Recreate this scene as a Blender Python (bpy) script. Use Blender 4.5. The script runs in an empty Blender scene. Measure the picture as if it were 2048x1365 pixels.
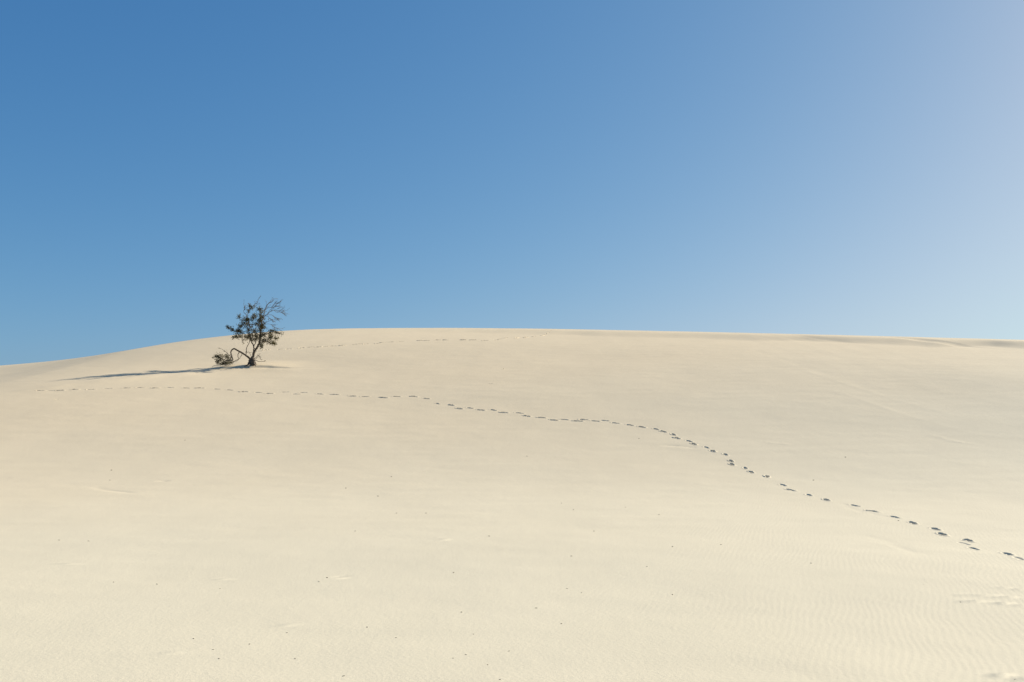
import bpy, math, random
import numpy as np
from mathutils import Vector

random.seed(11)
RNG = np.random.default_rng(5)
SC = bpy.context.scene
COL = SC.collection
R = math.radians

# ------------------------------------------------------------------ camera
LENS = 35.0
F = 2048 * LENS / 36.0            # focal length in photo pixels
PITCH = math.atan((850 - 682.5) / F)
cam_data = bpy.data.cameras.new("camera")
cam_data.lens = LENS
cam_data.sensor_width = 36
cam_data.clip_start = 0.1
cam_data.clip_end = 20000
cam = bpy.data.objects.new("camera", cam_data)
cam.rotation_euler = (math.pi / 2 + PITCH, 0, 0)
COL.objects.link(cam)
SC.camera = cam

# ------------------------------------------------------------------ light
SUN_EL, SUN_AZ = R(25), R(60)      # azimuth from +Y towards +X
SC.view_settings.view_transform = 'Standard'
SC.view_settings.look = 'None'
SC.view_settings.gamma = 1
SC.view_settings.exposure = 0.84
world = bpy.data.worlds.new("World")
SC.world = world
world.use_nodes = True
wn = world.node_tree
bg = wn.nodes["Background"]
sky = wn.nodes.new("ShaderNodeTexSky")
sky.sky_type = 'NISHITA'
sky.sun_disc = False
sky.sun_elevation = SUN_EL
sky.sun_rotation = SUN_AZ
sky.altitude = 0
sky.air_density = 0.6
sky.dust_density = 1.2
sky.ozone_density = 3.0
# film response of the sky, one curve per colour channel
sep_ = wn.nodes.new("ShaderNodeSeparateColor"); com_ = wn.nodes.new("ShaderNodeCombineColor")
wn.links.new(sky.outputs[0], sep_.inputs[0])
for i, (pw, gain, top) in enumerate(((1.2, 1.34, .62), (.80, 1.0, .95), (.54, .93, 1.12))):
    a_ = wn.nodes.new("ShaderNodeMath"); a_.operation = 'POWER'; a_.inputs[1].default_value = pw
    b_ = wn.nodes.new("ShaderNodeMath"); b_.operation = 'MULTIPLY'; b_.inputs[1].default_value = gain * .1 ** pw
    wn.links.new(sep_.outputs[i], a_.inputs[0]); wn.links.new(a_.outputs[0], b_.inputs[0]); wn.links.new(sep_.outputs[i], a_.inputs[0])
    def mth(op, x, y):
        k = wn.nodes.new("ShaderNodeMath"); k.operation = op
        for j, v in enumerate((x, y)):
            if isinstance(v, (int, float)): k.inputs[j].default_value = v
            else: wn.links.new(v, k.inputs[j])
        return k.outputs[0]
    V_ = b_.outputs[0]          # soft shoulder, as film rolls off
    den = mth('POWER', mth('ADD', mth('POWER', mth('DIVIDE', V_, top), 3.0), 1.0), 1 / 3)
    wn.links.new(mth('MULTIPLY', mth('DIVIDE', V_, den), 10 / 2 ** SC.view_settings.exposure), com_.inputs[i])
wn.links.new(com_.outputs[0], bg.inputs[0])
bg.inputs[1].default_value = 0.1
sun_data = bpy.data.lights.new("sun", 'SUN')
sun_data.energy = 5.0
sun_data.angle = R(0.5)
sun_data.color = (1.0, 0.93, 0.80)
sun = bpy.data.objects.new("sun", sun_data)
sdir = Vector((math.sin(SUN_AZ) * math.cos(SUN_EL), math.cos(SUN_AZ) * math.cos(SUN_EL), math.sin(SUN_EL)))
sun.rotation_euler = sdir.to_track_quat('Z', 'Y').to_euler()
sun.location = (40, 30, 40)
COL.objects.link(sun)

# ------------------------------------------------------------------ helpers
def sstep(a, b, x):
    t = np.clip((x - a) / (b - a), 0, 1)
    return t * t * (3 - 2 * t)

def slope_of(px, py):
    """x/Y and z/Y of the photo pixel's ray"""
    u = (np.asarray(px, float) - 1024) / F
    v = (682.5 - np.asarray(py, float)) / F
    cy = math.cos(PITCH) - v * math.sin(PITCH)
    return u / cy, (math.sin(PITCH) + v * math.cos(PITCH)) / cy

TAB = np.random.default_rng(3).random((256, 256))
def vnoise(x, y):
    xi = np.floor(x); yi = np.floor(y)
    fx = x - xi; fy = y - yi
    fx = fx * fx * fx * (fx * (fx * 6 - 15) + 10); fy = fy * fy * fy * (fy * (fy * 6 - 15) + 10)
    a = xi.astype(int) & 255; b = yi.astype(int) & 255
    a1 = (a + 1) & 255; b1 = (b + 1) & 255
    return ((TAB[a, b] * (1 - fx) + TAB[a1, b] * fx) * (1 - fy) + (TAB[a, b1] * (1 - fx) + TAB[a1, b1] * fx) * fy) * 2 - 1

# ------------------------------------------------------------------ dune shape
GROUND = -1.9
RPX = np.array([-700, 0, 80, 150, 250, 350, 430, 500, 560, 620, 700, 900, 1100, 1400, 1700, 2048, 2900], float)
RPY = np.array([775, 732, 725, 718, 702, 684, 674, 667, 662, 659, 657, 656, 658, 664, 671, 680, 705], float)
RYR = np.array([72, 72, 72, 72.5, 73, 73.5, 74, 74.5, 75, 75.5, 76, 76, 74, 69, 63, 57, 50], float)
def smooth_table(px, v):
    d = np.interp(px, RPX, v)
    k = np.exp(-0.5 * (np.arange(-60, 61) / 22.0) ** 2); k /= k.sum()
    return np.convolve(np.pad(d, 60, mode='edge'), k, mode='valid')
PXD = np.linspace(-700, 2900, 1801)
ROWD = smooth_table(PXD, RPY)
YRD = smooth_table(PXD, RYR)
UD, ED = slope_of(PXD, ROWD)
XD = UD * YRD
ZRD = ED * YRD
TT = np.linspace(0, 1, 800)
W = sstep(.17, .52, TT) * (1 - .25 * sstep(.78, 1.0, TT))
FT = np.cumsum(W); FT = (FT - FT[0]) / (FT[-1] - FT[0])

MOUND = None
BRINK = 0.0
MARKS = []          # faint wind and slide marks: (x0, y0, x1, y1, width, height)

def h0(x, y):
    """the dune without footprints"""
    x = np.asarray(x, float); y = np.asarray(y, float)
    yr = np.interp(x, XD, YRD); zr = np.interp(x, XD, ZRD)
    t = y / yr
    z = GROUND + (zr - GROUND) * np.interp(t, TT, FT)
    d = yr - y
    # lee face under the crest, stronger to the right
    s = sstep(-13, 6, x) * .16 + sstep(6, 30, x) * .09
    edge = 1.7 + .35 * vnoise(x * .35 + 7.3, y * 0 + 2.5) + .25 * vnoise(x * 1.1 + d * .5, y * 0 + 9.5)
    run = 3.8 + 1.2 * vnoise(x * .45 + d * .25, y * 0 + 31.5)
    g = sstep(0, 1, (d - edge) / run) * (1 - sstep(5, 24, d))
    z = z - s * g
    # slide grooves running down from the crest at the right
    gr = sstep(12, 24, x) * sstep(.5, 2, d) * (1 - sstep(3.0, 7.0, d))
    gx = x * .75 - d * .42
    z = z - gr * .032 * np.clip(vnoise(gx, y * 0 + 4.2) + .25 * vnoise(gx * 2.7, y * 0 + 14.2), 0, 1)
    # beyond the crest
    back = np.where(d < 0, 1.0, 0.0)
    fall = zr - .13 * (-d) - .012 * np.clip(-d, 0, 12) ** 2
    bottom = -5.0 + .7 * vnoise(x / 40, y / 40)
    k = 1.5
    low = np.log(np.exp(np.clip((fall - bottom) / k, -40, 40)) + 1) * k + bottom
    z = np.where(d < 0, np.minimum(low, zr), z)
    # broad undulation, absent on the crest line
    calm = sstep(0, 16, np.abs(d))
    z = z + calm * (.06 * vnoise(x / 13 + 3, y / 9 + 5) + .014 * vnoise(x / 4.1, y / 3.3 + 8))
    z = z + calm * .004 * vnoise(x / .9 + 20, y / .55)
    if MOUND is not None:
        mx, my = MOUND
        dx = x - mx; dy = y - my
        z = z + .05 * np.exp(-(dx / 1.5) ** 2 - (dy / 1.3) ** 2) - .20 * np.exp(-(dx / 5.5) ** 2 - (dy / 4.5) ** 2)
        lip = (.62 * sstep(-10.5, -5, dx) - .30 * sstep(-2.6, -1.2, dx)) * (1 - sstep(1.2, 6.0, dx))
        q_ = dy + .75 + .05 * np.maximum(dx, -1) - BRINK * np.minimum(dx + 1, 0)
        z = z + lip * .11 * np.exp(-(q_ / np.where(q_ > 0, .28, 1.3)) ** 2) * (1 + .2 * vnoise(dx * 1.3, dy * 0))
        foot = sstep(-2.4, -.9, dx) * (1 - .62 * sstep(.3, 2.8, dx) - .38 * sstep(1.0, 4.0, dx))
        fr = -.16 + .10 * np.sin(dx * 1.7 + .5) + .05 * vnoise(dx * 2.3, dy * 0 + 3)
        z = z + foot * .12 * sstep(fr - .34, fr, dy) * (1 - sstep(.4, 3.2, dy))
    for (x0, y0, x1, y1, w, hh) in MARKS:
        L2 = (x1 - x0) ** 2 + (y1 - y0) ** 2
        L = math.sqrt(L2)
        q = ((x - x0) * (x1 - x0) + (y - y0) * (y1 - y0)) / L2
        p = ((x - x0) * (y1 - y0) - (y - y0) * (x1 - x0)) / L + .10 * np.sin(q * 7 + x0) * min(1, L / 3)
        z = z + hh * np.exp(-(p / w) ** 2) * sstep(0, .25, q) * (1 - sstep(.75, 1, q)) * (.7 + .5 * vnoise(q * 9 + x0, p * 0 + y0))
    return z

def at(px, py, hf=None, start=5.0):
    """where the photo pixel's ray meets the sand"""
    hf = hf or h0
    u, e = slope_of(px, py)
    u = np.atleast_1d(u); e = np.atleast_1d(e)
    ys = np.arange(start, 90, .1)
    Y = np.empty(len(u))
    for i in range(len(u)):
        zz = hf(u[i] * ys, ys) - e[i] * ys
        k = np.argmax(zz > 0)
        if zz[k] <= 0:
            k = int(np.argmax(zz))
        a, b = ys[max(k - 1, 0)], ys[k]
        for _ in range(12):
            m = (a + b) / 2
            if float(hf(np.array([u[i] * m]), np.array([m]))[0]) > e[i] * m: b = m
            else: a = m
        Y[i] = b
    return u * Y, Y

# bring the skyline onto the photographed one
CHK = np.linspace(-40, 2100, 108)
TROW = np.interp(CHK, PXD, ROWD)
for _ in range(4):
    ys = np.arange(30, 100, .12)
    errx = []; errz = []
    for p, tr in zip(CHK, TROW):
        u, e = slope_of(p, tr)
        el = h0(u * ys, ys) / ys
        k = int(np.argmax(el))
        errx.append(u * ys[k]); errz.append((e - el[k]) * ys[k])
    o = np.argsort(errx)
    ZRD = ZRD + np.interp(XD, np.array(errx)[o], np.array(errz)[o])

tx, ty = at(504, 729)
MOUND = (float(tx[0]), float(ty[0]))
TREE_Y = MOUND[1]
_bx, _by = at(140, 770)
BRINK = float((_by[0] - (TREE_Y - .75)) / (_bx[0] - MOUND[0] + 1))
print('tree', MOUND, 'brink', _bx, _by, BRINK)

def mark(px0, py0, px1, py1, w, hh):
    xs, ys = at(np.array([px0, px1]), np.array([py0, py1]))
    return (xs[0], ys[0], xs[1], ys[1], w, hh)
_m = [mark(1480, 694, 1780, 790, .25, -.005), mark(1560, 730, 1960, 846, .16, .004), mark(1640, 775, 1990, 880, .15, .005),
      mark(1890, 1188, 2060, 1197, .07, .013), mark(1900, 1200, 2060, 1212, .06, .011), mark(1960, 1172, 2080, 1184, .06, .009),
      mark(185, 974, 265, 988, .10, -.02), mark(315, 961, 338, 963, .06, -.02), mark(100, 1127, 165, 1130, .05, .007),
      mark(425, 1155, 480, 1166, .06, .008), mark(310, 1300, 380, 1312, .04, .006), mark(560, 1250, 610, 1256, .04, .006),
      mark(1650, 1000, 1800, 1042, .08, -.006), mark(1700, 1065, 1900, 1120, .10, -.006), mark(1320, 890, 1400, 896, .12, -.015),
      mark(870, 1075, 905, 1086, .05, .007), mark(670, 1152, 700, 1158, .05, -.008), mark(1960, 1345, 2060, 1362, .05, .015),
      mark(1850, 870, 1960, 892, .12, .008), mark(1500, 880, 1600, 893, .12, .006)]
MARKS = _m

# ------------------------------------------------------------------ footprints: pixel, strength (0 faint .. 1 deep)
FRONT = [(2038,1117,.3),(2016,1108,.55),(1947,1097,.45),(1936,1081,1),(1928,1087,.25),(1885,1069,1),(1871,1058,.8),(1826,1046,1),(1790,1034,.45),
 (1744,1022,1),(1710,1011,.6),(1653,1000,.9),(1618,990,.5),(1582,980,.8),(1566,970,.5),(1534,953,1),(1502,944,.9),(1490,936,.5),
 (1464,929,.9),(1462,922,.9),(1451,909,.6),(1426,902,1),(1413,895,.35),(1388,888,1),(1378,882,.5),(1354,876,1),(1347,869,.6),
 (1327,863,.9),(1312,858,.5),(1284,854,.7),(1260,850,.6),(1231,846,.6),(1210,841,.3),(1191,842,.5),(1167,839,.8),(1156,842,.8),
 (1129,839,.5),(1108,840,.9),(1083,835,.7),(1054,832,.9),(1039,826,.5),(1008,825,.9),(987,820,.6),(962,820,.7),(940,816,.4),
 (919,817,.7),(903,810,.9),(875,807,.4),(853,797,.6),(828,793,1),(793,793,.7),(768,795,1),(730,793,.6),(705,792,.8),(670,789,.7),
 (640,788,.5),(607,785,.3),(592,788,.4),(570,784,.3),(538,787,.8),(517,785,.3),(488,783.5,.9),(460,780,.5),(434,778,.3),(400,776,.9),
 (372,776,.5),(340,775,.3),(310,776,.9),(281,775,.6),(253,776,.6),(216,777,.3),(182,779,.8),(149,779,.8),(119,781,1),(103,781,.3),(81,781,.6)]
BACK = [(1101,662,.4),(1097,665,.4),(1092,668,.6),(1085,671,.9),(1069,673,.6),(1052,675,1),(1034,676,1),(1012,676,.7),(1003,678,.5),
 (992,680,.6),(971,681,.8),(946,680,.8),(927,680,1),(891,680,.8),(876,680,.7),(854,681,.8),(841,681,.9),(802,683,.4),(781,684,.8),
 (767,685,.7),(756,687,.8),(732,688,.6),(720,688,.6),(708,689,.4),(685,691,.8),(666,692,.7),(651,693,.7),(637,694,.7),(623,694,.7),
 (603,696,.7),(577,698,.5),(561,698.5,.6),(533,700,.7),(520,702,.7)]
LONE = [(1006,738,.6),(981,767,.4),(112,799,.4)]

PR = []     # x, y, heading, strength, trail, index
for name, tr in (('front', FRONT), ('back', BACK), ('lone', LONE)):
    a = np.array(tr)
    X, Y = at(a[:, 0], a[:, 1] + .6)
    for i in range(len(tr)):
        if name == 'lone':
            hd = RNG.uniform(0, 3)
        else:
            j0, j1 = max(0, i - 3), min(len(tr) - 1, i + 3)
            hd = math.atan2(Y[j1] - Y[j0], X[j1] - X[j0])
        hd += RNG.normal(0, .12)
        PR.append((X[i], Y[i], hd, tr[i][2], name, i))
PRA = np.array([(p[0], p[1], p[2], p[3]) for p in PR])
PSEED = RNG.random((len(PR), 6))

def print_disp(k, x, y):
    px, py, hd, st = PRA[k]
    far = min(1.0, max(0.0, (py - 22) / 40))
    S = 1.08 + .06 * far
    if PR[k][4] == 'lone': S *= .6
    c, s = math.cos(hd), math.sin(hd)
    a = ((x - px) * c + (y - py) * s) / S
    b = (-(x - px) * s + (y - py) * c) / S
    q = PSEED[k]
    wob = .10 * vnoise(x * 9 + q[0] * 50, y * 9 + q[1] * 50)
    toe = np.sqrt(((a - .055) / (.10 + .015 * q[2])) ** 2 + (b / .051) ** 2) + wob
    heel = np.sqrt(((a + .095) / .055) ** 2 + ((b - .006 * (q[3] - .5)) / .041) ** 2) + wob
    waist = np.sqrt(((a + .03) / .10) ** 2 + (b / .034) ** 2) + wob
    D = (.007 + .075 * st ** 1.4) * (.60 + .85 * far) * (1.3 if PR[k][4] == 'back' else 1)
    def pit(r): return 1 - sstep(.62, 1.10, r)
    z = -D * np.maximum(np.maximum(pit(toe) * (.8 + .3 * q[4]), pit(heel) * (.7 + .4 * q[5])), pit(waist) * .55)
    r = np.minimum(toe, heel)
    rim = sstep(.95, 1.25, r) * (1 - sstep(1.3, 1.9, r))
    z = z + rim * D * .22 * (.6 + .8 * (vnoise(x * 14 + q[1] * 90, y * 14) + .3))
    # sand pushed up behind the heel
    z = z + .012 * st * np.exp(-((a + .20) / .035) ** 2 - (b / .06) ** 2)
    env = 1 - sstep(.75, 1.0, np.sqrt((a / .27) ** 2 + (b / .15) ** 2))
    return z * env

# ------------------------------------------------------------------ materials
def sand_material():
    m = bpy.data.materials.new("sand"); m.use_nodes = True
    nt = m.node_tree; N = nt.nodes; L = nt.links
    b = N["Principled BSDF"]
    b.inputs["Roughness"].default_value = .95
    b.inputs["Specular IOR Level"].default_value = .15
    geo = N.new("ShaderNodeNewGeometry")
    def noise(scale, det, vec=None, rough=.5):
        n = N.new("ShaderNodeTexNoise"); n.inputs["Scale"].default_value = scale; n.inputs["Detail"].default_value = det
        n.inputs["Roughness"].default_value = rough
        L.new(vec or geo.outputs["Position"], n.inputs["Vector"]); return n
    def mp(scale, rot=0.0, loc=(0, 0, 0)):
        k = N.new("ShaderNodeMapping"); k.inputs["Scale"].default_value = scale; k.inputs["Rotation"].default_value = (0, 0, rot)
        k.inputs["Location"].default_value = loc
        L.new(geo.outputs["Position"], k.inputs["Vector"]); return k.outputs[0]
    def ramp(src, p0, p1, c0=0, c1=1):
        r = N.new("ShaderNodeMapRange"); r.interpolation_type = 'SMOOTHSTEP'
        for i, v in enumerate((p0, p1, c0, c1)): r.inputs[i + 1].default_value = v
        L.new(src, r.inputs[0]); return r.outputs[0]
    def math_(op, a, c):
        k = N.new("ShaderNodeMath"); k.operation = op
        for i, v in enumerate((a, c)):
            if isinstance(v, (int, float)): k.inputs[i].default_value = v
            else: L.new(v, k.inputs[i])
        return k.outputs[0]
    # colour: grain, faint patches, redder tint up the slope, paler near and to the right
    big = noise(.05, 3); mid = noise(.6, 4, mp((1, .5, 1), .2)); grain = noise(60, 3)
    mix1 = N.new("ShaderNodeMix"); mix1.data_type = 'RGBA'
    mix1.inputs[6].default_value = (.672, .548, .370, 1); mix1.inputs[7].default_value = (.622, .552, .408, 1)
    sepc = N.new("ShaderNodeSeparateXYZ"); L.new(geo.outputs["Position"], sepc.inputs[0])
    band = math_('SUBTRACT', sepc.outputs[1], math_('MULTIPLY', sepc.outputs[0], .55))
    band = math_('ADD', band, math_('MULTIPLY', big.outputs[0], 26.0))
    L.new(ramp(band, 20, 66, 1, 0), mix1.inputs[0])
    mix2 = N.new("ShaderNodeMix"); mix2.data_type = 'RGBA'; mix2.blend_type = 'MULTIPLY'; mix2.inputs[0].default_value = 1
    tone = math_('ADD', math_('MULTIPLY', ramp(mid.outputs[0], .3, .7), .03), math_('MULTIPLY', grain.outputs[0], .07))
    tone = math_('ADD', tone, .93)
    cmb = N.new("ShaderNodeCombineXYZ")
    for i in range(3): L.new(tone, cmb.inputs[i])
    L.new(mix1.outputs[2], mix2.inputs[6]); L.new(cmb.outputs[0], mix2.inputs[7])
    # scattered dark grains
    vor = N.new("ShaderNodeTexVoronoi"); vor.inputs["Scale"].default_value = 3.2; L.new(geo.outputs["Position"], vor.inputs["Vector"])
    speck = ramp(vor.outputs["Distance"], .012, .05, 1, 0)
    pick = ramp(noise(1.1, 2).outputs[0], .56, .66)
    mix3 = N.new("ShaderNodeMix"); mix3.data_type = 'RGBA'; mix3.inputs[7].default_value = (.22, .16, .10, 1)
    L.new(math_('MULTIPLY', math_('MULTIPLY', speck, pick), .45), mix3.inputs[0]); L.new(mix2.outputs[2], mix3.inputs[6])
    L.new(mix3.outputs[2], b.inputs["Base Color"])
    # ripples (crests run away from the camera), present in patches only
    warp = noise(.8, 2, mp((1, .5, 1)))
    add = N.new("ShaderNodeVectorMath"); add.operation = 'MULTIPLY_ADD'
    L.new(warp.outputs["Color"], add.inputs[0]); add.inputs[1].default_value = (.45, .45, 0)
    L.new(mp((1, 1, 1), R(19)), add.inputs[2])
    wv = N.new("ShaderNodeTexWave"); wv.bands_direction = 'X'; wv.inputs["Scale"].default_value = 4.2
    wv.inputs["Distortion"].default_value = 2.2; wv.inputs["Detail"].default_value = 2; wv.inputs["Detail Scale"].default_value = 1.2
    L.new(add.outputs[0], wv.inputs["Vector"])
    sep = N.new("ShaderNodeSeparateXYZ"); L.new(geo.outputs["Position"], sep.inputs[0])
    zone = math_('MULTIPLY', ramp(sep.outputs[0], -1.5, 4.5), ramp(sep.outputs[1], 14, 30, 1, .15))
    zone = math_('MULTIPLY', math_('ADD', zone, .05), ramp(noise(.30, 2).outputs[0], .36, .62, .2, 1))
    rip = math_('MULTIPLY', math_('MULTIPLY', wv.outputs["Fac"], zone), .0006)
    lump = math_('MULTIPLY', noise(2.6, 5, mp((1, .6, 1), .3), .6).outputs[0], .0055)
    fine = math_('MULTIPLY', noise(26, 4, rough=.7).outputs[0], .0035)
    hsum = math_('ADD', math_('ADD', rip, lump), fine)
    bump = N.new("ShaderNodeBump"); bump.inputs["Strength"].default_value = 1; bump.inputs["Distance"].default_value = 1
    L.new(hsum, bump.inputs["Height"]); L.new(bump.outputs[0], b.inputs["Normal"])
    return m
SAND = sand_material()

def simple_material(name, c0, c1, rough, scale, transl=0.0, attr=False):
    m = bpy.data.materials.new(name); m.use_nodes = True
    nt = m.node_tree; N = nt.nodes; L = nt.links
    b = N["Principled BSDF"]; b.inputs["Roughness"].default_value = rough
    mix = N.new("ShaderNodeMix"); mix.data_type = 'RGBA'
    mix.inputs[6].default_value = (*c0, 1); mix.inputs[7].default_value = (*c1, 1)
    if attr:
        a = N.new("ShaderNodeAttribute"); a.attribute_name = "tone"; L.new(a.outputs["Fac"], mix.inputs[0])
    else:
        tc = N.new("ShaderNodeTexCoord"); n = N.new("ShaderNodeTexNoise"); n.inputs["Scale"].default_value = scale; n.inputs["Detail"].default_value = 5
        L.new(tc.outputs["Object"], n.inputs["Vector"])
        mr = N.new("ShaderNodeMapRange"); mr.inputs[1].default_value = .3; mr.inputs[2].default_value = .7
        L.new(n.outputs[0], mr.inputs[0]); L.new(mr.outputs[0], mix.inputs[0])
        bp = N.new("ShaderNodeBump"); bp.inputs["Distance"].default_value = .02; L.new(n.outputs[0], bp.inputs["Height"]); L.new(bp.outputs[0], b.inputs["Normal"])
    L.new(mix.outputs[2], b.inputs["Base Color"])
    if transl:
        t = N.new("ShaderNodeBsdfTranslucent"); L.new(mix.outputs[2], t.inputs[0])
        ms = N.new("ShaderNodeMixShader"); ms.inputs[0].default_value = transl
        L.new(b.outputs[0], ms.inputs[1]); L.new(t.outputs[0], ms.inputs[2]); L.new(ms.outputs[0], N["Material Output"].inputs[0])
    return m
BARK = simple_material("bark", (.04, .030, .020), (.12, .092, .065), .9, 9)
DEAD = simple_material("weathered_wood", (.07, .055, .042), (.19, .15, .115), .9, 9)
LEAF = simple_material("leaf", (.020, .030, .008), (.17, .125, .036), .55, 1, .3, True)
FLECK = simple_material("dry_debris", (.10, .07, .045), (.24, .18, .12), .9, 40)

def tag(o, label=None, cat=None, group=None, kind=None):
    for k, v in (('label', label), ('category', cat), ('group', group), ('kind', kind)):
        if v: o[k] = v
    return o

# ------------------------------------------------------------------ sand mesh
STEP = .12
def axis(lo, hi, far_lo, far_hi):
    core = np.arange(lo, hi + STEP / 2, STEP)
    def grow(start, end, sgn):
        out = []; d = STEP; p = start
        while abs(p - start) < abs(end - start):
            d *= 1.22; p += sgn * d; out.append(p)
        return out
    return np.array(grow(lo, far_lo, -1)[::-1] + list(core) + grow(hi, far_hi, 1))
GX = axis(-41, 34, -4000, 4000)
GY = axis(4, 80, -4000, 6000)
nx, ny = len(GX), len(GY)
MX, MY = np.meshgrid(GX, GY, indexing='ij')

# cells claimed by footprints
claim = {}
for k, p in enumerate(PR):
    rr = .37
    i0, i1 = np.searchsorted(GX, p[0] - rr) - 1, np.searchsorted(GX, p[0] + rr)
    j0, j1 = np.searchsorted(GY, p[1] - rr) - 1, np.searchsorted(GY, p[1] + rr)
    for i in range(i0, i1):
        for j in range(j0, j1):
            sx = np.linspace(GX[i], GX[i + 1], 7); sy = np.linspace(GY[j], GY[j + 1], 7)
            A, B = np.meshgrid(sx, sy, indexing='ij')
            dd = np.abs(print_disp(k, A, B)).max()
            if dd > 1e-5:
                c = claim.get((i, j))
                if c is None: claim[(i, j)] = [(dd, k)]
                else: c.append((dd, k))
owner = {c: max(v)[1] for c, v in claim.items()}
near_prints = {c: [k for _, k in v] for c, v in claim.items()}

def hfull(x, y, ks):
    z = h0(x, y)
    lo = np.zeros_like(z); hi = np.zeros_like(z)
    for k in ks:
        d = print_disp(k, x, y)
        lo = np.minimum(lo, d); hi = np.maximum(hi, d)
    return z + np.where(lo < -.002, lo, lo + hi)

def normals(x, y, ks=(), e=.02):
    dzx = (hfull(x + e, y, ks) - hfull(x - e, y, ks)) / (2 * e)
    dzy = (hfull(x, y + e, ks) - hfull(x, y - e, ks)) / (2 * e)
    n = np.stack([-dzx, -dzy, np.ones_like(dzx)], -1)
    return n / np.linalg.norm(n, axis=-1, keepdims=True)

def make_mesh(name, V, Q, NR=None, mat=None):
    me = bpy.data.meshes.new(name)
    me.vertices.add(len(V)); me.vertices.foreach_set("co", np.ascontiguousarray(V, dtype=np.float32).ravel())
    me.loops.add(Q.size); me.loops.foreach_set("vertex_index", Q.astype(np.int32).ravel())
    me.polygons.add(len(Q)); me.polygons.foreach_set("loop_start", np.arange(0, Q.size, Q.shape[1], dtype=np.int32))
    me.update(calc_edges=True)
    me.polygons.foreach_set("use_smooth", np.ones(len(Q), dtype=bool))
    if NR is not None:
        me.normals_split_custom_set_from_vertices(NR.astype(np.float32).tolist())
    if mat: me.materials.append(mat)
    me.update()
    return me

Z = h0(MX, MY)
NRM = normals(MX, MY).reshape(-1, 3)
V = np.stack([MX, MY, Z], -1).reshape(-1, 3)
I, J = np.meshgrid(np.arange(nx - 1), np.arange(ny - 1), indexing='ij')
I = I.ravel(); J = J.ravel()
keep = np.ones((nx - 1, ny - 1), bool)
for (i, j) in owner: keep[i, j] = False
m = keep[I, J]; I = I[m]; J = J[m]
Q = np.stack([I * ny + J, (I + 1) * ny + J, (I + 1) * ny + J + 1, I * ny + J + 1], -1)
ground = bpy.data.objects.new("sand_dune", make_mesh("sand_dune", V, Q, NRM, SAND))
COL.objects.link(ground)
tag(ground, "smooth pale cream sand dune rising to a long curved crest", "sand dune", None, "structure")

ORD = ['', 'first', 'second', 'third', 'fourth', 'fifth', 'sixth', 'seventh', 'eighth', 'ninth', 'tenth', 'eleventh', 'twelfth', 'thirteenth',
       'fourteenth', 'fifteenth', 'sixteenth', 'seventeenth', 'eighteenth', 'nineteenth']
def ordinal(n):
    if n < 20: return ORD[n]
    T = {2: 'twent', 3: 'thirt', 4: 'fort', 5: 'fift', 6: 'sixt', 7: 'sevent', 8: 'eight'}[n // 10]
    return T + 'ieth' if n % 10 == 0 else T + 'y-' + ORD[n % 10]

SUB = 7
cells_of = {}
for c, k in owner.items(): cells_of.setdefault(k, []).append(c)
for k, p in enumerate(PR):
    cells = cells_of.get(k)
    if not cells: continue
    index = {}; VV = []; QQ = []
    ks = sorted({q for c in cells for a in (-1, 0, 1) for b in (-1, 0, 1) for q in near_prints.get((c[0] + a, c[1] + b), [])})
    def vid(gi, gj):
        key = (gi, gj)
        if key not in index:
            i, a = divmod(gi, SUB); j, b = divmod(gj, SUB)
            index[key] = len(VV)
            xx = GX[i] + (GX[min(i + 1, nx - 1)] - GX[i]) * a / SUB
            yy = GY[j] + (GY[min(j + 1, ny - 1)] - GY[j]) * b / SUB
            # base is the coarse surface interpolated, so the seams close
            z00, z10, z01, z11 = Z[i, j], Z[i + 1, j], Z[i, j + 1], Z[i + 1, j + 1]
            fa, fb = a / SUB, b / SUB
            VV.append((xx, yy, (z00 * (1 - fa) + z10 * fa) * (1 - fb) + (z01 * (1 - fa) + z11 * fa) * fb))
        return index[key]
    for (i, j) in cells:
        for a in range(SUB):
            for b in range(SUB):
                gi, gj = i * SUB + a, j * SUB + b
                QQ.append((vid(gi, gj), vid(gi + 1, gj), vid(gi + 1, gj + 1), vid(gi, gj + 1)))
    VV = np.array(VV)
    x, y = VV[:, 0], VV[:, 1]
    VV[:, 2] += hfull(x, y, ks) - h0(x, y)
    NN = normals(x, y, ks, .012)
    loc = np.array([p[0], p[1], float(h0(np.array([p[0]]), np.array([p[1]]))[0])])
    me = make_mesh("footprint", VV - loc, np.array(QQ), NN, SAND)
    o = bpy.data.objects.new("footprint", me); o.location = loc; COL.objects.link(o)
    look = 'deep dark' if p[3] > .85 else ('clear' if p[3] > .55 else ('shallow' if p[3] > .4 else 'faint'))
    n = p[5] + 1
    if p[4] == 'front':
        lab = ("%s footprint, %s from the right end of the trail across the lower slope" % (look, ordinal(n))) if n <= 38 else \
              ("%s footprint, %s from the left end of the trail below the tree" % (look, ordinal(len(FRONT) - p[5])))
        tag(o, lab, 'footprint', 'footprints crossing the lower slope of the dune')
    elif p[4] == 'back':
        lab = ("%s footprint, %s from the crest end of the far trail behind the tree" % (look, ordinal(n))) if n <= 17 else \
              ("%s footprint, %s from the tree along the far trail to the crest" % (look, ordinal(len(BACK) - p[5])))
        tag(o, lab, 'footprint', 'footprints leading from the tree up to the crest')
    else:
        o.name = 'sand_dent'
        tag(o, ['small lone dent between the two trails, below the crest middle', 'smaller faint dent just above the middle of the front trail',
                'small faint dent below the left end of the front trail'][p[5]], 'dent', 'lone dents in the smooth sand')

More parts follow.
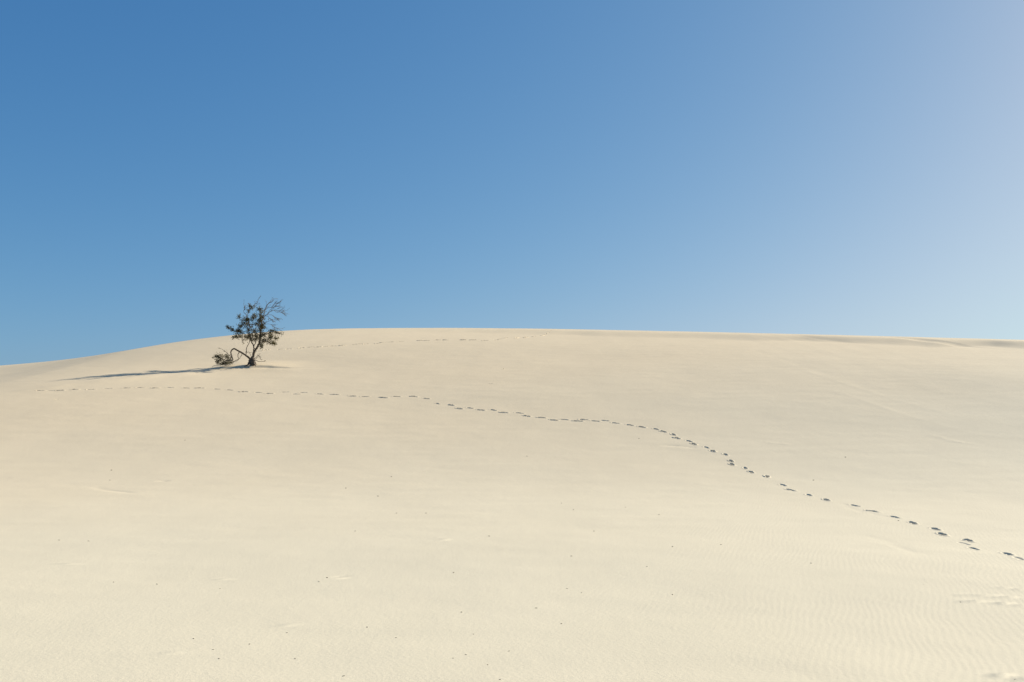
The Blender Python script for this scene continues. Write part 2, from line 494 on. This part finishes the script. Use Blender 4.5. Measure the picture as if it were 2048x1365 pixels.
# ------------------------------------------------------------------ tree
UX = TREE_Y / F / math.cos(PITCH) * 160 / 1365     # metres per unit of the branch drawing
BZ = float(h0(np.array([MOUND[0]]), np.array([MOUND[1]]))[0])
def P3(zx, zy, dep=0.0):
    """branch drawing -> tree-local metres; dep = metres away from the viewer"""
    return np.array([(zx - 718) * UX, dep, (1188 - zy) * UX])

def spline(pts, n=5):
    pts = [np.array(p, float) for p in pts]
    P = [2 * pts[0] - pts[1]] + pts + [2 * pts[-1] - pts[-2]]
    out = []
    for i in range(1, len(P) - 2):
        for s in range(n):
            t = s / n
            out.append(.5 * ((2 * P[i]) + (-P[i-1] + P[i+1]) * t + (2*P[i-1] - 5*P[i] + 4*P[i+1] - P[i+2]) * t*t + (-P[i-1] + 3*P[i] - 3*P[i+1] + P[i+2]) * t**3))
    out.append(P[-2])
    return np.array(out)

class MB:
    def __init__(s): s.v = []; s.f = []; s.t = []
    def tube(s, pts, radii, sides=7, knob=0.0):
        pts = np.asarray(pts); n = len(pts); base = len(s.v)
        rad = np.interp(np.linspace(0, 1, n), np.linspace(0, 1, len(radii)), radii)
        ref = np.array([.3, 1, .1]); ref /= np.linalg.norm(ref)
        for i in range(n):
            d = pts[min(i + 1, n - 1)] - pts[max(i - 1, 0)]; d = d / (np.linalg.norm(d) + 1e-9)
            a = np.cross(d, ref); la = np.linalg.norm(a)
            if la < .1: a = np.cross(d, np.array([1, 0, 0])); la = np.linalg.norm(a)
            a /= la; b = np.cross(d, a)
            for k in range(sides):
                th = 2 * math.pi * k / sides
                r = rad[i] * (1 + knob * random.uniform(-1, 1))
                s.v.append(pts[i] + r * (a * math.cos(th) + b * math.sin(th)))
        for i in range(n - 1):
            for k in range(sides):
                k2 = (k + 1) % sides
                s.f.append((base + i*sides + k, base + i*sides + k2, base + (i+1)*sides + k2, base + (i+1)*sides + k))
        s.f.append(tuple(base + k for k in range(sides))[::-1])
        s.f.append(tuple(base + (n-1)*sides + k for k in range(sides)))
    def leaf(s, p, d, L, w):
        d = d / (np.linalg.norm(d) + 1e-9)
        a = np.cross(d, np.random.normal(size=3)); a /= np.linalg.norm(a) + 1e-9
        up = np.cross(d, a)
        b = len(s.v)
        s.v += [p, p + d*L*.45 + a*w*.5 + up*w*.18, p + d*L, p + d*L*.45 - a*w*.5 + up*w*.18]
        s.f += [(b, b+1, b+2), (b, b+2, b+3)]
        tone = min(1, max(0, random.gauss(.36, .33))); s.t += [tone] * 4
    def build(s, name, mat, parent, label=None):
        me = bpy.data.meshes.new(name); me.from_pydata([tuple(v) for v in s.v], [], s.f)
        me.materials.append(mat)
        if s.t:
            at_ = me.attributes.new("tone", 'FLOAT', 'POINT'); at_.data.foreach_set("value", np.array(s.t, dtype=np.float32))
        else:
            me.polygons.foreach_set("use_smooth", np.ones(len(me.polygons), bool))
        me.update()
        o = bpy.data.objects.new(name, me); COL.objects.link(o); o.parent = parent
        if label: o['label'] = label
        return o
np.random.seed(4)

tree = bpy.data.objects.new("tree", None)
tree.location = (MOUND[0], MOUND[1], BZ - .02); tree.empty_display_size = .5
COL.objects.link(tree)
tag(tree, "lone windswept small tree with sparse dark leaves and bare twigs, standing on the dune", "tree")

SK = []        # living wood points twigs can leave from: (point, radius, part)
def limb(mb, pts, r0, r1, sides=7, n=5, sk=None, knob=.06, jit=.012):
    sp = spline([P3(*p) for p in pts], n)
    sp[1:-1] += np.random.normal(0, jit, (len(sp) - 2, 3))
    mb.tube(sp, [r0, r0 + (r1 - r0) * .5, r1], sides, knob)
    if sk is not None:
        for q in sp[2:]: sk.append(q)
    return sp

# trunk: swollen stump and the leaning main stem
trunk = MB()
for (px_, dep, r) in ((716, 0, .15), (686, .05, .11), (742, -.08, .12), (766, .05, .06), (668, -.06, .06)):
    sp = spline([P3(px_, 1215, dep), P3(px_ * .9 + 71, 1140, dep * .8), P3(px_ * .5 + 360, 1085, dep * .4), P3(727, 1050, 0)], 5)
    sp += np.random.normal(0, .012, sp.shape)
    trunk.tube(sp, [r * 1.15, r, r * .72, .055], 10, .13)
for (ax, ay, dp) in ((640, 1196, -.25), (800, 1194, -.3), (690, 1200, -.4), (830, 1190, .25), (600, 1192, .3)):
    sp = spline([P3(718, 1140, 0), P3((718 + ax) / 2, 1172, dp * .5), P3(ax, ay, dp), P3(ax * 1.25 - 180, 1215, dp * 1.4)], 5)
    trunk.tube(sp, [.055, .03, .014], 7, .12)
SKU = []
limb(trunk, [(722,1090),(735,1035),(747,975),(785,905),(815,845),(832,780,.03),(845,690,.05),(850,600,.04),(857,520,0)], .066, .036, 9, 6, SKU)
trunk.build('trunk', BARK, tree)

def branch(specs, mat=BARK, name='branch', label=None, parent=tree, sk=None):
    mb = MB()
    for s in specs:
        pts, r0, r1 = s
        limb(mb, pts, r0, r1, 6, 5, sk)
    return mb, lambda: mb.build(name, mat, parent, label)

groups = []
# second upright stem and its forks
groups.append([([(733,1050),(742,960,-.03),(747,870,-.08),(722,812,-.12),(702,762,-.16),(688,690,-.2),(660,610,-.22),(640,520,-.22),(632,420,-.25),(626,345,-.28),(592,300,-.3)], .040, .014),
 ([(660,600,-.22),(690,560,-.3),(680,460,-.35),(655,400,-.38),(665,320,-.4),(695,250,-.4),(745,185,-.38)], .024, .009),
 ([(690,700,-.2),(620,670,-.3),(560,640,-.4),(480,625,-.5),(400,605,-.55),(350,575,-.6)], .022, .007),
 ([(640,540,-.22),(580,520,-.1),(535,465,0),(490,395,.05),(468,325,.05)], .018, .006)])
# thin stem rising from the arched limb
groups.append([([(608,1010,.05),(612,930,.1),(622,850,.15),(652,792,.2),(640,740,.25),(600,700,.35),(530,690,.45),(450,700,.5),(365,690,.55)], .024, .007),
 ([(648,770,.22),(690,700,.3),(700,620,.35),(740,540,.4),(790,470,.45),(815,380,.45),(825,280,.4),(800,205,.4)], .022, .007)])
# middle forks off the main stem
groups.append([([(748,860,-.05),(768,800,.05),(765,740,.15),(745,660,.25),(700,600,.3),(640,520,.4),(600,440,.45),(585,370,.45)], .024, .007),
 ([(845,700,.04),(800,640,-.1),(740,560,-.2),(720,480,-.2),(735,380,-.2),(745,300,-.15)], .024, .007),
 ([(850,600,.04),(810,540,.15),(790,460,.2),(840,400,.2),(860,350,.2)], .018, .006)])
# right leafy side
groups.append([([(834,800,.0),(880,808,-.1),(950,780,-.2),(1010,800,-.25),(1060,825,-.3),(1130,832,-.35)], .024, .007),
 ([(848,720,.05),(890,660,.15),(940,650,.2),(1000,605,.3),(1050,590,.35),(1125,622,.4)], .024, .007),
 ([(880,670,.12),(930,690,0),(985,725,-.05),(1060,725,-.1),(1150,745,-.15)], .018, .006),
 ([(830,800,0),(850,830,-.1),(875,855,-.2),(895,885,-.25)], .010, .005)])
for g in groups:
    mb, b = branch(g, sk=SKU); b()

# upper right dead limb
dead = MB(); DK = []
def deadlimb(pts, r0, r1, mb=None, nt=0, spread=.33, ln=.32):
    mb = mb or dead
    sp = limb(mb, pts, r0, r1, 5, 5, None, .05, .008)
    for _ in range(nt):
        i = random.randrange(len(sp) // 3, len(sp) - 1)
        d = sp[min(i + 1, len(sp) - 1)] - sp[i - 1]; d /= np.linalg.norm(d)
        d = d + np.random.normal(0, spread, 3); d /= np.linalg.norm(d)
        L = ln * random.uniform(.5, 1.2)
        q = [sp[i], sp[i] + d * L * .5, sp[i] + d * L + np.array([.03, 0, .03]) * random.uniform(-1, 2)]
        t = spline(q, 4); mb.tube(t, [.0085, .006, .004], 4)
        for _ in range(2):
            j = random.randrange(2, len(t)); dd = d + np.random.normal(0, .5, 3); dd /= np.linalg.norm(dd)
            mb.tube(spline([t[j], t[j] + dd * L * .3, t[j] + dd * L * .5], 3), [.006, .0045, .0035], 4)
    return sp
deadlimb([(857,525,0),(872,440,-.02),(900,365,-.03),(915,290,-.05),(932,225,-.08),(962,160,-.1),(1010,125,-.12),(1060,97,-.12),(1076,45,-.12)], .034, .008, nt=8)
deadlimb([(900,360,-.03),(950,315,.05),(1010,265,.1),(1060,240,.15),(1130,245,.2),(1225,238,.25)], .018, .005, nt=6)
deadlimb([(925,240,-.06),(980,215,-.2),(1050,205,-.3),(1120,150,-.35),(1190,152,-.4)], .014, .005, nt=9)
deadlimb([(905,355,-.03),(970,350,-.1),(1010,385,-.15),(1050,425,-.2),(1085,450,-.25)], .014, .005, nt=8)
deadlimb([(1040,428,-.2),(990,440,-.1),(940,462,0),(910,480,.05)], .009, .005, nt=6)
deadlimb([(1060,240,.15),(1100,270,.3),(1150,262,.35),(1200,280,.4)], .010, .005, nt=8)
deadlimb([(930,330,-.03),(1010,320,.2),(1060,350,.3),(1110,370,.35),(1160,385,.4)], .011, .005, nt=6)
deadlimb([(960,300,.05),(1020,240,-.1),(1080,200,-.15),(1150,190,-.2),(1210,215,-.2)], .010, .005, nt=6)
deadlimb([(900,480,0),(1000,480,.2),(1060,520,.3),(1110,550,.35)], .008, .004, nt=8)
dead.build('dead_branch', DEAD, tree, 'bare twiggy dead limb at the upper right of the crown')
dead2 = MB()
deadlimb([(745,185,-.38),(780,158,-.4),(812,132,-.4),(832,78,-.42)], .009, .005, dead2, 7, ln=.2)
deadlimb([(592,300,-.3),(583,270,-.32),(602,215,-.34),(590,170,-.36)], .011, .005, dead2, 9, ln=.22)
deadlimb([(680,270,-.4),(690,210,-.42),(688,170,-.43)], .008, .004, dead2, 6, ln=.18)
dead2.build('dead_branch', DEAD, tree, 'fine bare twigs rising above the leaves')

# arched limb that dips back to the sand, with its own leaves
arch = MB(); SKL = []
limb(arch, [(705,1095,-.02),(640,1040,-.1),(560,980,-.2),(485,937,-.25),(425,914,-.28),(388,950,-.3),(385,990,-.32),(400,1040,-.35),(425,1100,-.38),(380,1120,-.4),(320,1110,-.42),(250,1090,-.45),(180,1060,-.5)], .052, .010, 8, 5, None, .05, .006)
limb(arch, [(602,1010,-.15),(545,985,-.05),(500,965,0),(474,1000,.02),(476,1050,.02),(492,1080,0),(440,1110,-.05),(370,1150,-.1),(290,1170,-.15),(200,1190,-.2),(110,1195,-.25),(70,1225,-.3)], .024, .008, 6, 5, None, .05, .006)
limb(arch, [(545,985,-.05),(520,1030,.1),(480,1080,.15),(430,1120,.2),(360,1110,.2),(300,1060,.2)], .014, .006, 6, 5)
limb(arch, [(400,1040,-.35),(360,1080,-.5),(300,1100,-.6),(220,1120,-.6),(180,1160,-.6)], .014, .006, 6, 5)
arch_o = arch.build('arched_branch', BARK, tree, 'low limb arching over and down to the sand on the left')
for pts in ([(425,1100,-.38),(320,1110,-.42),(250,1090,-.45),(180,1060,-.5),(140,1050,-.5)], [(440,1110,-.05),(370,1150,-.1),(290,1170,-.15),(200,1190,-.2)], [(430,1120,.2),(360,1110,.2),(300,1060,.2),(240,1030,.2)], [(300,1100,-.6),(220,1120,-.6),(180,1160,-.6)]):
    for q in spline([P3(*p) for p in pts], 6): SKL.append(q)
dl = MB()
deadlimb([(405,1075,-.3),(370,1030,-.35),(320,985,-.4),(250,932,-.45),(170,905,-.5)], .013, .005, dl, 6, .3, .15)
deadlimb([(430,1100,-.3),(395,1060,-.3),(350,1030,-.25)], .010, .005, dl, 3, .3, .1)
dl.build('dead_branch', DEAD, tree, 'thin bare stick pointing up and left beside the arched limb')
# dead wood at the foot, right
dr = MB()
deadlimb([(745,1090,-.1),(800,1060,-.2),(832,1030,-.25),(862,1040,-.3),(892,1065,-.3)], .016, .006, dr, 5, .4, .12)
deadlimb([(750,1105,-.05),(800,1112,-.2),(850,1132,-.3),(930,1130,-.3),(975,1112,-.3)], .020, .008, dr, 3, .3, .1)
deadlimb([(760,1085,.1),(815,1040,.2),(850,1092,.25)], .012, .006, dr, 3, .4, .1)
deadlimb([(722,1075,-.05),(705,1020,-.12),(668,950,-.2)], .014, .006, dr, 0)
deadlimb([(735,990,.02),(725,962,.1),(660,968,.15),(575,962,.2)], .010, .005, dr, 3, .3, .1)
deadlimb([(820,1010,-.2),(850,1000,-.3),(880,1040,-.3)], .006, .004, dr, 2, .3, .08)
dr.build('dead_branch', DEAD, tree, 'broken grey dead wood jutting from the foot of the trunk')

CROWN = [(475,355,25,42,.7),(590,375,50,45,1),(620,420,45,40,1),(545,440,32,28,.7),(590,470,55,32,.9),(705,200,20,22,.4),(742,150,9,10,.3),(680,280,32,32,.5),
 (735,250,30,26,.5),(805,222,34,34,1),(828,262,32,42,1),(735,345,42,42,1),(748,388,46,38,1),(820,340,42,36,1),(862,362,32,28,.6),(800,420,46,38,1),(842,430,38,36,1),
 (760,470,48,30,.8),(690,430,40,40,.5),(650,500,40,40,.6),(500,525,24,18,.6),(550,570,62,44,1),(500,602,56,40,1),(355,563,28,18,.8),(430,595,42,22,.9),(465,680,62,36,1),(540,640,66,46,1.1),
 (380,668,38,24,.8),(350,706,18,10,.5),(600,690,66,46,1.1),(680,680,66,55,1.2),(760,680,74,55,1.3),(705,742,56,36,1),(785,732,56,42,1.2),(830,600,46,38,1),
 (860,540,42,34,1),(932,550,46,32,.9),(882,500,40,32,1),(900,640,46,36,.9),(850,690,46,46,1.1),(920,745,42,38,.9),(890,770,38,28,.8),(1040,600,48,30,1.1),
 (1100,622,38,22,.8),(1000,660,54,34,.9),(1070,680,46,36,.8),(1030,740,54,42,.9),(1125,745,40,28,.9),(1090,800,50,26,.9),(1020,782,46,32,.8),(1130,832,18,14,.8),
 (870,850,26,14,.7),(895,886,28,13,.7),(550,755,55,22,.4),(530,790,26,12,.3),(1180,635,14,10,.3),(640,600,50,40,.8),(730,600,45,35,.7),(905,395,14,12,.4),(900,465,14,10,.5)]
BUSH = [(150,1040,42,30,1.1),(200,1028,46,32,1.2),(245,1020,42,28,1),(272,1062,42,32,1),(190,1088,46,28,1.1),(250,1108,56,32,1.1),(320,1090,42,28,.7),(350,1120,36,22,.6),
 (190,1160,28,28,1.1),(232,1158,28,24,1.1),(200,1203,32,16,1),(290,1155,28,22,.9),(330,1188,32,15,.8),(390,1160,32,14,.5),(282,1200,36,12,.8),(270,1150,60,40,.6)]
def foliage(clusters, sk, twigs, leaves, dmax, per=26, L=.075, zmin=None):
    sk = np.array(sk)
    for (cx, cy, rx, ry, den) in clusters:
        c2 = P3(cx, cy, 0)
        dd = np.hypot(sk[:, 0] - c2[0], sk[:, 2] - c2[2])
        near = sk[np.argsort(dd)[:8]]
        src = near[random.randrange(4)]
        c = c2.copy(); c[1] = src[1] + random.uniform(-dmax, dmax) * .6
        rad = np.array([rx * UX, .5 * (rx + ry) * UX * 1.1, ry * UX])
        nt = max(2, int(9 * den))
        for _ in range(nt):
            s0 = near[random.randrange(4)]
            v = np.random.normal(0, .72, 3); end = c + v * rad
            if zmin is not None: end[2] = max(end[2], zmin + random.uniform(0, .22))
            mid = (s0 + end) / 2 + np.random.normal(0, .03, 3)
            t = spline([s0, mid, end], 6)
            twigs.tube(t, [.008, .006, .004], 4)
            for q in range(int(per * den / nt * 6 / 4) + 3):
                i = random.randrange(len(t) // 3, len(t))
                p = t[i] + np.random.normal(0, .042, 3)
                d = np.random.normal(0, 1, 3) + np.array([0, 0, .35])
                leaves.leaf(p, d, L * random.uniform(.7, 1.3), L * .42 * random.uniform(.7, 1.2))
tw = MB(); lv = MB()
foliage(CROWN, SKU, tw, lv, .35, 72, .074)
crown = lv.build('crown', LEAF, tree)
tw.build('twigs', BARK, crown)['kind'] = 'stuff'
tw = MB(); lv = MB()
foliage(BUSH, SKL, tw, lv, .25, 30, .075, .02)
fol = lv.build('foliage', LEAF, arch_o, 'dense clump of leaves resting on the sand')
tw.build('twigs', BARK, arch_o)['kind'] = 'stuff'

# ------------------------------------------------------------------ flecks of debris on the sand
FL = [(370,881),(223,941),(220,961),(177,1083),(227,1165),(314,1169),(440,1178),(638,1164),(654,1156),(574,1266),(387,1278),(426,1300),(438,1318),
 (499,1289),(590,1318),(687,1353),(734,1255),(792,1276),(906,1317),(932,1310),(947,1269),(923,1225),(907,1146),(710,1063),(692,977),(756,993),
 (783,954),(118,1081),(852,1027),(793,1027),(975,1330),(978,1073),(1147,1020),(1318,1030),(1345,1094),(1442,1090),(1294,1134),(1163,1186),
 (1345,1190),(1143,1113),(1622,1127),(1054,913),(1251,1015),(1072,1217),(1123,1248),(1278,878),(1188,1063),(1018,1303),(1123,1007),(1691,915),
 (1627,961),(1134,1178),(1921,1205),(1797,1042),(1000,1360),(2030,1360)]
def fleck_mesh(seed, kind):
    rr = random.Random(seed); mb = MB()
    if kind == 0:      # chip of bark or shell
        import bmesh
        bm = bmesh.new(); bmesh.ops.create_icosphere(bm, subdivisions=2, radius=.5)
        for v in bm.verts:
            v.co = v.co * (1 + rr.uniform(-.2, .2)); v.co.x *= 1.0; v.co.y *= .65; v.co.z *= .45
        me = bpy.data.meshes.new("debris_fleck"); bm.to_mesh(me); bm.free(); me.materials.append(FLECK); return me
    pts = [np.array([-.8, 0, 0]), np.array([-.2, .12, .1]), np.array([.4, -.05, .12]), np.array([.9, .1, .02])]
    mb.tube(spline(pts, 3), [.09, .13, .07], 6, .15)
    mb.tube(spline([np.array([0, 0, .1]), np.array([.2, .25, .2]), np.array([.45, .4, .22])], 3), [.07, .05, .03], 5)
    me = bpy.data.meshes.new("debris_fleck"); me.from_pydata([tuple(v) for v in mb.v], [], mb.f); me.materials.append(FLECK); return me
kinds = [fleck_mesh(1, 0), fleck_mesh(2, 0), fleck_mesh(3, 0), fleck_mesh(4, 1)]
fa = np.array(FL, float)
FX, FY = at(fa[:, 0], fa[:, 1], start=3.0)
FZ = h0(FX, FY)
for i in range(len(FL)):
    s = .0022 * FY[i] / 2 * random.uniform(.8, 1.35) + .004
    o = bpy.data.objects.new("debris_fleck", kinds[i % 4]); COL.objects.link(o)
    o.location = (FX[i], FY[i], FZ[i] + s * .1); o.rotation_euler = (random.uniform(-.2, .2), random.uniform(-.2, .2), random.uniform(0, 6.28))
    o.scale = (s, s, s)
    side = sorted(range(len(FL)), key=lambda q: FL[q][0])
    n = side.index(i)
    lab = "tiny brown debris fleck on the open sand, %s from the left edge" % ordinal(n + 1) if n < len(FL) / 2 else \
          "tiny brown debris fleck on the open sand, %s from the right edge" % ordinal(len(FL) - n)
    tag(o, lab, "debris fleck", "flecks of debris scattered on the sand")
